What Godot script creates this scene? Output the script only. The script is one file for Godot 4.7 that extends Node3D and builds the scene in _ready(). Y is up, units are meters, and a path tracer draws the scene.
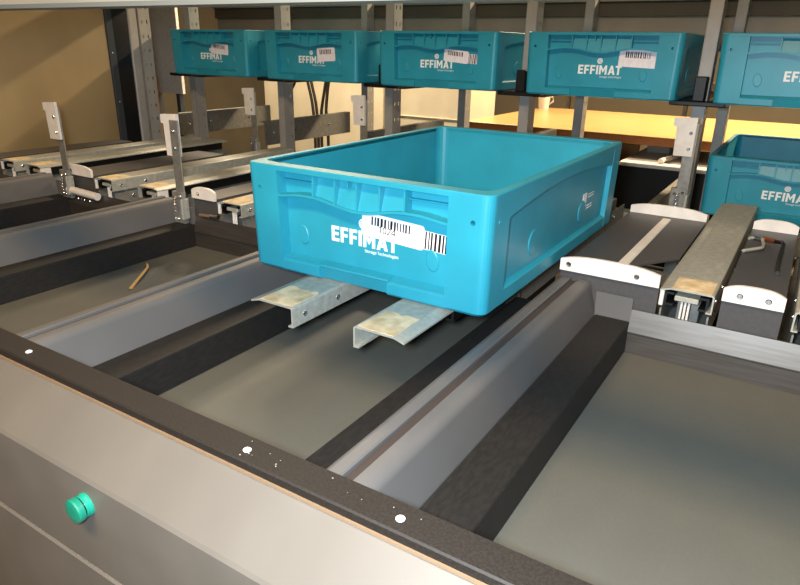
extends Node3D
# Storage machine access opening. Local heights are measured from the rim of the big crate; Y0 lifts them above the hall floor.

const Y0 := 1.10
const PITCH := 0.4825
const BH := 0.159            # crate height
var O := Vector3.ZERO        # origin of the thing being built
var M := {}
var names := {}
var rng := RandomNumberGenerator.new()

# ---------------------------------------------------------------- helpers
func mb() -> SurfaceTool:
	var st := SurfaceTool.new()
	st.begin(Mesh.PRIMITIVE_TRIANGLES)
	st.set_smooth_group(-1)
	return st

func tri(st: SurfaceTool, a: Vector3, b: Vector3, c: Vector3, hint: Vector3) -> void:
	var n := (c - a).cross(b - a)
	st.add_vertex(a - O)
	if n.dot(hint) < 0.0:
		st.add_vertex(c - O)
		st.add_vertex(b - O)
	else:
		st.add_vertex(b - O)
		st.add_vertex(c - O)

func quad(st: SurfaceTool, a: Vector3, b: Vector3, c: Vector3, d: Vector3, hint: Vector3) -> void:
	tri(st, a, b, c, hint)
	tri(st, a, c, d, hint)

func bx(st: SurfaceTool, lo: Vector3, hi: Vector3, ch := 0.0, xf := Transform3D.IDENTITY) -> void:
	var c := (lo + hi) * 0.5
	var h := (hi - lo) * 0.5
	h = h.abs()
	ch = minf(ch, minf(h.x, minf(h.y, h.z)) * 0.9)
	var k := h - Vector3(ch, ch, ch)
	for ax in 3:
		var u := (ax + 1) % 3
		var v := (ax + 2) % 3
		for s in [-1.0, 1.0]:
			var p: Array = []
			for q in [[-1, -1], [1, -1], [1, 1], [-1, 1]]:
				var w := Vector3.ZERO
				w[ax] = s * h[ax]
				w[u] = q[0] * k[u]
				w[v] = q[1] * k[v]
				p.append(xf * (c + w))
			var n := Vector3.ZERO
			n[ax] = s
			quad(st, p[0], p[1], p[2], p[3], xf.basis * n)
	if ch <= 0.0:
		return
	for ax in 3:
		var u := (ax + 1) % 3
		var v := (ax + 2) % 3
		for su in [-1.0, 1.0]:
			for sv in [-1.0, 1.0]:
				var p: Array = []
				for e in [[-1.0, 0], [1.0, 0], [1.0, 1], [-1.0, 1]]:
					var w := Vector3.ZERO
					w[ax] = e[0] * k[ax]
					w[u] = su * (h[u] if e[1] == 0 else k[u])
					w[v] = sv * (k[v] if e[1] == 0 else h[v])
					p.append(xf * (c + w))
				var n := Vector3.ZERO
				n[u] = su
				n[v] = sv
				quad(st, p[0], p[1], p[2], p[3], xf.basis * n)
	for sx in [-1.0, 1.0]:
		for sy in [-1.0, 1.0]:
			for sz in [-1.0, 1.0]:
				var s := Vector3(sx, sy, sz)
				tri(st, xf * (c + s * Vector3(h.x, k.y, k.z)), xf * (c + s * Vector3(k.x, h.y, k.z)), xf * (c + s * Vector3(k.x, k.y, h.z)), xf.basis * s)

# warp 0 leaves the point, 1 narrows it with the crate's draft, 2 or -2 also leans it outwards
func pt(p: Vector2, w: float, xf: Transform3D, warp: float) -> Vector3:
	var q := xf * Vector3(p.x, p.y, w)
	if absf(warp) == 2.0:
		q.z += signf(warp) * 0.012 * clampf((BH - 0.01 - q.y) / 0.037, 0.0, 1.0)
	return taper(q) if warp != 0.0 else q

# polygon (u, v) pushed along w: xf turns (u, v, w) into a point
func prism(st: SurfaceTool, poly: PackedVector2Array, w0: float, w1: float, xf := Transform3D.IDENTITY, warp := 0.0) -> void:
	var idx := Geometry2D.triangulate_polygon(poly)
	for i in range(0, idx.size(), 3):
		tri(st, pt(poly[idx[i]], w0, xf, warp), pt(poly[idx[i + 1]], w0, xf, warp), pt(poly[idx[i + 2]], w0, xf, warp), xf.basis * Vector3(0, 0, signf(w0 - w1)))
		tri(st, pt(poly[idx[i]], w1, xf, warp), pt(poly[idx[i + 1]], w1, xf, warp), pt(poly[idx[i + 2]], w1, xf, warp), xf.basis * Vector3(0, 0, signf(w1 - w0)))
	var cw := 1.0 if Geometry2D.is_polygon_clockwise(poly) else -1.0
	for i in poly.size():
		var a := poly[i]
		var b := poly[(i + 1) % poly.size()]
		var e := b - a
		var n := Vector3(-e.y, e.x, 0) * cw
		quad(st, pt(a, w0, xf, warp), pt(b, w0, xf, warp), pt(b, w1, xf, warp), pt(a, w1, xf, warp), xf.basis * n)

# axes for prisms: along z, along y (u = x, v = z), along x (u = z, v = y)
const ALONG_Z := Transform3D(Vector3(1, 0, 0), Vector3(0, 1, 0), Vector3(0, 0, 1), Vector3.ZERO)
const ALONG_Y := Transform3D(Vector3(1, 0, 0), Vector3(0, 0, 1), Vector3(0, 1, 0), Vector3.ZERO)
const ALONG_X := Transform3D(Vector3(0, 0, 1), Vector3(0, 1, 0), Vector3(1, 0, 0), Vector3.ZERO)

func tube(st: SurfaceTool, pts: PackedVector3Array, r: float, seg := 8) -> void:
	st.set_smooth_group(1)
	var rings: Array = []
	var up := Vector3(0.31, 0.9, 0.27).normalized()
	for i in pts.size():
		var t := (pts[mini(i + 1, pts.size() - 1)] - pts[maxi(i - 1, 0)]).normalized()
		var a := up.cross(t)
		if a.length() < 0.05:
			a = Vector3(1, 0.1, 0).cross(t)
		a = a.normalized()
		var b := t.cross(a)
		var ring: Array = []
		for k in seg:
			var an := TAU * k / seg
			ring.append(pts[i] + (a * cos(an) + b * sin(an)) * r)
		rings.append(ring)
	for i in pts.size() - 1:
		for k in seg:
			var k2 := (k + 1) % seg
			var mid: Vector3 = (pts[i] + pts[i + 1]) * 0.5
			quad(st, rings[i][k], rings[i][k2], rings[i + 1][k2], rings[i + 1][k], (rings[i][k] + rings[i + 1][k2]) * 0.5 - mid)
	st.set_smooth_group(-1)
	for e in [0, pts.size() - 1]:
		var d: Vector3 = pts[e] - pts[1 if e == 0 else e - 1]
		for k in seg:
			tri(st, pts[e], rings[e][k], rings[e][(k + 1) % seg], d)

# profile of (radius, height) turned round the y axis of xf
func lathe(st: SurfaceTool, prof: Array, xf: Transform3D, seg := 20, smooth := false) -> void:
	for i in prof.size() - 1:
		st.set_smooth_group(i + 2 if not smooth else 1)
		var p: Vector2 = prof[i]
		var q: Vector2 = prof[i + 1]
		var e := q - p
		for k in seg:
			var a0 := TAU * k / seg
			var a1 := TAU * (k + 1) / seg
			var am := (a0 + a1) * 0.5
			var n := xf.basis * Vector3(cos(am) * e.y, -e.x, sin(am) * e.y)
			var A := xf * Vector3(p.x * cos(a0), p.y, p.x * sin(a0))
			var B := xf * Vector3(p.x * cos(a1), p.y, p.x * sin(a1))
			var C := xf * Vector3(q.x * cos(a1), q.y, q.x * sin(a1))
			var D := xf * Vector3(q.x * cos(a0), q.y, q.x * sin(a0))
			if p.x > 1e-6:
				tri(st, A, B, C, n)
			if q.x > 1e-6:
				tri(st, A, C, D, n)
	st.set_smooth_group(-1)

func axis_to(d: Vector3, at: Vector3) -> Transform3D:   # a frame whose y axis points along d
	var y := d.normalized()
	var x := y.cross(Vector3(0.2, 0.3, 1).normalized() if absf(y.z) < 0.9 else Vector3(1, 0.2, 0)).normalized()
	return Transform3D(x, y, x.cross(y), at)

func screw(st: SurfaceTool, at: Vector3, d: Vector3, r := 0.004, hgt := 0.002) -> void:
	var xf := axis_to(d, at)
	lathe(st, [Vector2(r, -0.0005), Vector2(r, hgt * 0.5), Vector2(r * 0.75, hgt), Vector2(r * 0.42, hgt), Vector2(r * 0.38, hgt * 0.45), Vector2(0, hgt * 0.45)], xf, 12)

func sheet_with_holes(st: SurfaceTool, at: Vector3, u: Vector3, v: Vector3, wide: float, high: float, thick: float, cols: Array, hw: float, hh: float, pitch: float, from: float, to: float) -> void:
	var n := u.cross(v).normalized()
	var us: Array = [0.0]
	for c in cols:
		us.append(c - hw * 0.5)
		us.append(c + hw * 0.5)
	us.append(wide)
	var vs: Array = [0.0]
	var y := from
	while y + hh < to:
		vs.append(y)
		vs.append(y + hh)
		y += pitch
	vs.append(high)
	for j in vs.size() - 1:
		for i in us.size() - 1:
			if i % 2 == 1 and j % 2 == 1:
				continue
			for s in [0.0, -thick]:
				var o: Vector3 = at + n * s
				quad(st, o + u * us[i] + v * vs[j], o + u * us[i + 1] + v * vs[j], o + u * us[i + 1] + v * vs[j + 1], o + u * us[i] + v * vs[j + 1], n if s == 0.0 else -n)
	for e in [[Vector3.ZERO, u * wide], [v * high, u * wide], [Vector3.ZERO, v * high], [u * wide, v * high]]:
		quad(st, at + e[0], at + e[0] + e[1], at + e[0] + e[1] - n * thick, at + e[0] - n * thick, (e[0] + e[1] * 0.5) - (u * wide + v * high) * 0.5)

func numbered(called: String) -> String:
	var k: int = names.get(called, 0)
	names[called] = k + 1
	return called if k == 0 else "%s_%03d" % [called, k]

func obj(called: String, st: SurfaceTool, m: Material, parent: Node = null) -> MeshInstance3D:
	st.generate_normals()
	var o := MeshInstance3D.new()
	o.mesh = st.commit()
	o.material_override = m
	o.mesh.surface_set_material(0, m)
	o.material_override = null
	if parent == null:
		o.name = numbered(called)
		o.position = O + Vector3(0, Y0, 0)
		add_child(o)
	else:
		o.name = called
		parent.add_child(o, true)
	return o

func thing(called: String, label: String, category: String, at := Vector3.ZERO, group := "") -> Node3D:
	var o := Node3D.new()
	o.name = numbered(called)
	add_child(o)
	O = at
	o.position = at + Vector3(0, Y0, 0)
	return tag(o, label, category, group)

func tag(o: Node3D, label: String, category := "", group := "", kind := "") -> Node3D:
	o.set_meta("label", label)
	if category:
		o.set_meta("category", category)
	if group:
		o.set_meta("group", group)
	if kind:
		o.set_meta("kind", kind)
	return o

func struct(o: Node3D, label := "") -> Node3D:
	o.set_meta("kind", "structure")
	if label:
		o.set_meta("label", label)
	return o

# ---------------------------------------------------------------- materials
func noise_tex(freq: float, lo: Color, hi: Color, kind := FastNoiseLite.TYPE_SIMPLEX_SMOOTH, octaves := 4, size := 256, seed_ := 1, mid := 0.5) -> NoiseTexture2D:
	var n := FastNoiseLite.new()
	n.seed = seed_
	n.noise_type = kind
	n.frequency = freq
	n.fractal_octaves = octaves
	var t := NoiseTexture2D.new()
	t.width = size
	t.height = size
	t.seamless = true
	t.noise = n
	var g := Gradient.new()
	g.set_color(0, lo)
	g.set_color(1, hi)
	g.set_offset(0, mid - 0.35)
	g.set_offset(1, mid + 0.35)
	t.color_ramp = g
	return t

func mat(called: String, c: Color, rough := 0.5, metal := 0.0, tex: Texture2D = null, scale := 4.0, stretch := Vector3.ONE) -> StandardMaterial3D:
	var m := StandardMaterial3D.new()
	m.resource_name = called
	m.albedo_color = c
	m.roughness = rough
	m.metallic = metal
	if tex:
		m.albedo_texture = tex
		m.uv1_triplanar = true
		m.uv1_world_triplanar = true
		m.uv1_scale = stretch * scale
	M[called] = m
	return m

func relief(m: StandardMaterial3D, tex: Texture2D, depth: float) -> void:
	m.heightmap_enabled = true
	m.heightmap_texture = tex
	m.heightmap_scale = depth

func scratched(seed_: int, lines: Array) -> ImageTexture:      # u across, v along: powder coat with scratches
	rng.seed = seed_
	var im := Image.create(512, 1024, false, Image.FORMAT_RGB8)
	var n := FastNoiseLite.new()
	n.seed = seed_
	n.frequency = 0.012
	var f := FastNoiseLite.new()
	f.seed = seed_ + 7
	f.frequency = 0.22
	for y in 1024:
		for x in 512:
			var k := 0.95 + 0.02 * n.get_noise_2d(x * 1.6, y * 0.5) + 0.03 * f.get_noise_2d(x, y * 0.3)
			im.set_pixel(x, y, Color(k, k, k * 0.985))
	for l in lines:
		var a: Vector2 = l[0]
		var b: Vector2 = l[1]
		var steps := int(a.distance_to(b) * 1024)
		for s in steps:
			var p := a.lerp(b, float(s) / steps)
			var fade := 0.5 + 0.5 * sin(s * 0.045 + seed_)
			for dx in l[2]:
				var px := clampi(int(p.x * 512) + dx, 0, 511)
				var py := clampi(int(p.y * 1024), 0, 1023)
				im.set_pixel(px, py, im.get_pixel(px, py).lerp(Color(1, 1, 0.96), 0.5 * fade))
	for s in 60:
		var p := Vector2(rng.randf(), rng.randf())
		var im_c := im.get_pixel(int(p.x * 511), int(p.y * 1023))
		im.fill_rect(Rect2i(int(p.x * 510), int(p.y * 1020), 1, 2 + rng.randi() % 8), im_c.lerp(Color.WHITE, 0.2))
	return ImageTexture.create_from_image(im)

func make_materials() -> void:
	var soft := noise_tex(0.012, Color(0.95, 0.95, 0.95), Color(1, 1, 1))
	var grain := noise_tex(0.09, Color(0.94, 0.94, 0.94), Color(1, 1, 1), FastNoiseLite.TYPE_SIMPLEX, 5, 256, 3)
	var bump := noise_tex(0.2, Color.BLACK, Color.WHITE, FastNoiseLite.TYPE_SIMPLEX, 3, 256, 5)
	var spangle := noise_tex(0.05, Color(0.88, 0.88, 0.87), Color(1, 1, 1), FastNoiseLite.TYPE_CELLULAR, 2, 256, 9)
	var brushed := noise_tex(0.05, Color(0.9, 0.895, 0.885), Color(1, 1, 1), FastNoiseLite.TYPE_SIMPLEX, 4, 256, 12)
	var dirt := noise_tex(0.055, Color(0.55, 0.5, 0.45), Color(1, 1, 1), FastNoiseLite.TYPE_SIMPLEX, 5, 512, 21, 0.4)
	mat("crate_plastic", Color(0.15, 0.575, 0.67), 0.42, 0, soft, 3.0)
	mat("white_print", Color(0.92, 0.94, 0.94), 0.6)
	mat("label_paper", Color(0.93, 0.92, 0.95), 0.5, 0, soft, 20.0)
	mat("ink", Color(0.035, 0.03, 0.04), 0.6)
	mat("powder_coat_grey", Color(0.345, 0.345, 0.345), 0.55, 0, soft, 2.5)
	mat("front_panel_grey", Color(0.385, 0.37, 0.345), 0.55, 0, soft, 3.0)
	mat("black_bar", Color(0.085, 0.078, 0.068), 0.7, 0, dirt, 5.0, Vector3(1, 1, 0.3))
	mat("black_strip", Color(0.12, 0.10, 0.08), 0.68, 0, dirt, 9.0)
	mat("dark_brown", Color(0.20, 0.165, 0.145), 0.9, 0, grain, 12.0)
	mat("galvanised", Color(0.70, 0.705, 0.67), 0.45, 0.25, spangle, 7.0)
	mat("stainless", Color(0.40, 0.385, 0.37), 0.42, 0.8, brushed, 3.0, Vector3(0.2, 3, 1))
	mat("zinc_grey", Color(0.56, 0.56, 0.54), 0.5, 0.45, spangle, 5.0)
	mat("upright_grey", Color(0.62, 0.62, 0.61), 0.48, 0.1, soft, 5.0)
	mat("chrome", Color(0.85, 0.85, 0.86), 0.18, 1.0)
	mat("white_plastic", Color(0.87, 0.855, 0.83), 0.4, 0, soft, 8.0)
	mat("tray_grey", Color(0.27, 0.265, 0.27), 0.45, 0, grain, 4.0)
	mat("black_plastic", Color(0.03, 0.03, 0.032), 0.45)
	mat("worn_pad", Color(0.86, 0.80, 0.66), 0.7, 0, noise_tex(0.02, Color(0.82, 0.78, 0.72), Color(1, 1, 1), FastNoiseLite.TYPE_SIMPLEX, 5, 256, 17), 5.0)
	var panel := mat("brown_panel", Color(0.62, 0.55, 0.41), 0.36, 0.0, noise_tex(0.008, Color(0.86, 0.84, 0.8), Color(1, 1, 1), FastNoiseLite.TYPE_SIMPLEX, 4, 512, 31), 0.5, Vector3(1, 0.5, 1))
	panel.clearcoat_enabled = true
	panel.clearcoat = 0.25
	panel.clearcoat_roughness = 0.12
	mat("dark_frame", Color(0.075, 0.085, 0.10), 0.35, 0.2)
	mat("bluish_frame", Color(0.22, 0.25, 0.28), 0.4, 0.2)
	mat("cream_paint", Color(0.92, 0.88, 0.77), 0.6, 0, soft, 1.0)
	var wood := mat("maple_top", Color(0.80, 0.67, 0.45), 0.35, 0, noise_tex(0.02, Color(0.93, 0.9, 0.85), Color(1, 1, 1), FastNoiseLite.TYPE_SIMPLEX, 5, 512, 41), 0.8, Vector3(0.25, 2, 2))
	wood.clearcoat_enabled = true
	wood.clearcoat = 0.3
	wood.clearcoat_roughness = 0.2
	mat("wood_edge", Color(0.55, 0.33, 0.13), 0.5, 0, grain, 3.0)
	mat("plywood", Color(0.70, 0.50, 0.26), 0.6, 0, grain, 2.0)
	mat("wall_paint", Color(0.50, 0.46, 0.38), 0.8, 0, soft, 0.6)
	mat("shelf_grey", Color(0.56, 0.545, 0.51), 0.55, 0.1, soft, 2.0)
	mat("lintel_paint", Color(0.46, 0.43, 0.38), 0.5, 0, soft, 2.0)
	mat("olive_shade", Color(0.30, 0.285, 0.25), 0.6, 0, soft, 2.0)  # back sheet in shadow, the shade put into the colour
	mat("concrete", Color(0.36, 0.35, 0.33), 0.7, 0, dirt, 0.8)
	mat("ceiling_paint", Color(0.75, 0.74, 0.72), 0.9)
	mat("rubber_hose", Color(0.16, 0.14, 0.11), 0.5)
	mat("wood_sliver", Color(0.80, 0.62, 0.36), 0.7)
	mat("copper_edge", Color(0.50, 0.42, 0.33), 0.5, 0.2)
	mat("copper", Color(0.75, 0.45, 0.30), 0.3, 0.9)
	var lens := mat("green_lens", Color(0.02, 0.46, 0.38), 0.15)
	lens.emission_enabled = true
	lens.emission = Color(0.02, 0.62, 0.48)
	lens.emission_energy_multiplier = 0.18
	lens.clearcoat_enabled = true
	mat("green_ring", Color(0.10, 0.55, 0.46), 0.25)
	mat("dark_green", Color(0.01, 0.12, 0.12), 0.3)
	mat("navy_plastic", Color(0.06, 0.07, 0.14), 0.35)
	var glow := mat("lamp_glow", Color(1, 1, 1), 0.6)
	glow.emission_enabled = true
	glow.emission = Color(1.0, 0.92, 0.78)
	glow.emission_energy_multiplier = 2.0

# ---------------------------------------------------------------- camera and light
func make_camera() -> void:
	var cam := Camera3D.new()
	cam.name = "camera"
	var b := Basis(Vector3(0.84582728, 0.01863671, -0.53313121), Vector3(-0.20652539, 0.93289581, -0.29504689), Vector3(0.49185717, 0.35966384, 0.79291768))
	cam.transform = Transform3D(b.orthonormalized(), Vector3(0.69810126, 0.16319926 + Y0, 0.6867313))
	cam.fov = 49.134
	cam.near = 0.02
	cam.far = 60
	add_child(cam)
	cam.current = true

func make_light() -> void:
	var we := WorldEnvironment.new()
	we.name = "surroundings"
	var e := Environment.new()
	e.background_mode = Environment.BG_COLOR
	e.background_color = Color(0.5, 0.5, 0.5)
	e.ambient_light_source = Environment.AMBIENT_SOURCE_DISABLED
	e.tonemap_mode = Environment.TONE_MAPPER_LINEAR
	e.tonemap_exposure = 1.1
	e.sdfgi_enabled = true
	e.ssao_enabled = true
	e.ssil_enabled = true
	we.environment = e
	add_child(we)
	# the camera's own flash, a hand's breadth beside the lens
	var f := OmniLight3D.new()
	f.name = "camera_flash"
	f.position = Vector3(0.698, 0.163 + Y0, 0.687) + Vector3(-0.04, 0.014, 0.01)
	f.light_color = Color(0.90, 0.955, 1.0)
	f.light_energy = 1.42
	f.light_size = 0.03
	f.omni_range = 12
	f.omni_attenuation = 2
	f.shadow_enabled = true
	add_child(f)

func ceiling_lamp(at: Vector3, wide: float, long: float, energy: float, c: Color, label: String) -> void:
	var t := thing("ceiling_lamp", label, "lamp", at, "ceiling lamps of the hall")
	var st := mb()
	bx(st, at + Vector3(-wide * 0.5 - 0.02, -0.02, -long * 0.5 - 0.02), at + Vector3(wide * 0.5 + 0.02, 0.06, long * 0.5 + 0.02), 0.004)
	obj("housing", st, M.white_plastic, t)
	st = mb()
	bx(st, at + Vector3(-wide * 0.5, -0.026, -long * 0.5), at + Vector3(wide * 0.5, -0.0195, long * 0.5), 0.001)
	obj("diffuser", st, M.lamp_glow, t)
	var l := AreaLight3D.new()
	l.name = "light"
	l.position = Vector3(0, -0.032, 0)
	l.rotation_degrees = Vector3(-90, 0, 0)
	l.area_size = Vector2(wide, long)
	l.light_color = c
	l.light_energy = energy
	l.area_range = 15
	l.shadow_enabled = true
	t.add_child(l)

# ---------------------------------------------------------------- crate
func rrect(hx: float, hz: float, r: float, n := 5) -> PackedVector2Array:
	var p := PackedVector2Array()
	for q in [[1, 1, 0.0], [-1, 1, PI / 2], [-1, -1, PI], [1, -1, PI * 1.5]]:
		for k in n + 1:
			var a: float = q[2] + PI / 2 * k / n
			p.append(Vector2(q[0] * (hx - r) + cos(a) * r, q[1] * (hz - r) + sin(a) * r))
	return p

func band(st: SurfaceTool, a: PackedVector2Array, ya: float, b: PackedVector2Array, yb: float, hint_out: float) -> void:
	for i in a.size():
		var j := (i + 1) % a.size()
		var m := (a[i] + a[j]) * 0.5
		var d := b[i] - a[i]
		var n := Vector3(m.x, 0, m.y).normalized() * hint_out
		if absf(yb - ya) < 0.0002:
			n = Vector3(0, hint_out, 0)
		quad(st, taper(Vector3(a[i].x, ya, a[i].y)), taper(Vector3(a[j].x, ya, a[j].y)), taper(Vector3(b[j].x, yb, b[j].y)), taper(Vector3(b[i].x, yb, b[i].y)), n)

func taper(v: Vector3) -> Vector3:
	var k := clampf((BH - v.y) / BH, 0.0, 1.0)
	return Vector3(v.x - 0.0035 * k * v.x / 0.2, v.y, v.z - 0.0035 * k * v.z / 0.3)

# upright face from a to b (x, z) with a round blind hole; hole = (x or z, y) of its middle
func holed_face(st: SurfaceTool, a: Vector2, b: Vector2, y0: float, y1: float, hole: Vector2, r: float, n: Vector3, depth: float) -> void:
	var along_x := absf(n.z) > 0.5
	var u0 := minf(a.x, b.x) if along_x else minf(a.y, b.y)
	var u1 := maxf(a.x, b.x) if along_x else maxf(a.y, b.y)
	var plane := a.y if along_x else a.x
	var angles: Array = []
	for k in 16:
		angles.append(TAU * k / 16.0)
	for c in [Vector2(u0, y0), Vector2(u1, y0), Vector2(u1, y1), Vector2(u0, y1)]:
		angles.append(fposmod((c - hole).angle(), TAU))
	angles.sort()
	var inner: Array = []
	var outer: Array = []
	var deep: Array = []
	for an in angles:
		var d := Vector2(cos(an), sin(an))
		var reach := 1.0
		if absf(d.x) > 1e-5:
			reach = minf(reach, ((u1 if d.x > 0 else u0) - hole.x) / d.x)
		if absf(d.y) > 1e-5:
			reach = minf(reach, ((y1 if d.y > 0 else y0) - hole.y) / d.y)
		var p := hole + d * r
		var q := hole + d * reach
		if along_x:
			inner.append(taper(Vector3(p.x, p.y, plane)))
			outer.append(taper(Vector3(q.x, q.y, plane)))
		else:
			inner.append(taper(Vector3(plane, p.y, p.x)))
			outer.append(taper(Vector3(plane, q.y, q.x)))
		deep.append(inner[-1] - n * depth)
	var mid := taper(Vector3(hole.x, hole.y, plane) if along_x else Vector3(plane, hole.y, hole.x))
	for k in angles.size():
		var j := (k + 1) % angles.size()
		quad(st, inner[k], outer[k], outer[j], inner[j], n)
		quad(st, inner[k], inner[j], deep[j], deep[k], mid - inner[k])
		tri(st, mid - n * depth, deep[k], deep[j], n)

func emblem_letters(st: SurfaceTool, x0: float, y0: float, high: float, z: float, wide: float) -> void:
	# block capitals E F F I M A T, each drawn from bars
	var t := 0.26
	var glyphs := {
		"E": [0.72, [[[0, 0], [t, 0], [t, 1], [0, 1]], [[t, 0], [0.72, 0], [0.72, 0.2], [t, 0.2]], [[t, 0.41], [0.66, 0.41], [0.66, 0.6], [t, 0.6]], [[t, 0.8], [0.72, 0.8], [0.72, 1], [t, 1]]]],
		"F": [0.70, [[[0, 0], [t, 0], [t, 1], [0, 1]], [[t, 0.38], [0.64, 0.38], [0.64, 0.58], [t, 0.58]], [[t, 0.8], [0.70, 0.8], [0.70, 1], [t, 1]]]],
		"I": [t, [[[0, 0], [t, 0], [t, 1], [0, 1]]]],
		"M": [1.08, [[[0, 0], [t, 0], [t, 1], [0, 1]], [[0.82, 0], [1.08, 0], [1.08, 1], [0.82, 1]], [[t, 1], [t, 0.62], [0.54, 0.2], [0.54, 0.55]], [[0.82, 1], [0.82, 0.62], [0.54, 0.2], [0.54, 0.55]]]],
		"A": [0.98, [[[0, 0], [0.28, 0], [0.62, 1], [0.36, 1]], [[0.98, 0], [0.70, 0], [0.49, 0.66], [0.62, 1]], [[0.3, 0.2], [0.7, 0.2], [0.66, 0.38], [0.34, 0.38]]]],
		"T": [0.84, [[[0.29, 0], [0.55, 0], [0.55, 0.8], [0.29, 0.8]], [[0, 0.8], [0.84, 0.8], [0.84, 1], [0, 1]]]],
	}
	var total := 0.0
	for ch in "EFFIMAT":
		total += glyphs[ch][0] + (0.16 if ch != "A" else 0.04)
	var sx := wide / (total - 0.16)
	var x := x0
	for ch in "EFFIMAT":
		for q in glyphs[ch][1]:
			var poly := PackedVector2Array()
			for p in q:
				poly.append(Vector2(x + p[0] * sx, y0 + p[1] * high))
			prism(st, poly, z, z + 0.0009)
		x += (glyphs[ch][0] + (0.16 if ch != "A" else 0.04)) * sx

func text(parent: Node3D, called: String, s: String, at: Vector3, high: float, m: Material, bold := false, turn := Vector3.ZERO, family := "Droid Sans") -> MeshInstance3D:
	var f := SystemFont.new()
	f.font_names = PackedStringArray([family])
	f.font_weight = 700 if bold else 400
	var tm := TextMesh.new()
	tm.text = s
	tm.font = f
	tm.font_size = 48
	tm.pixel_size = high / 34.0
	tm.depth = 0.0004
	tm.material = m
	var o := MeshInstance3D.new()
	o.mesh = tm
	o.name = called
	o.position = at
	o.rotation_degrees = turn
	parent.add_child(o, true)
	return o

func barcode(st: SurfaceTool, x0: float, x1: float, y0: float, y1: float, z: float, seed_: int) -> void:
	rng.seed = seed_
	var x := x0
	while x < x1:
		var w := rng.randf_range(0.0013, 0.0036)
		bx(st, Vector3(x, y0, z), Vector3(minf(x + w, x1), y1, z + 0.0003))
		x += w + rng.randf_range(0.0016, 0.0034)

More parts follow.
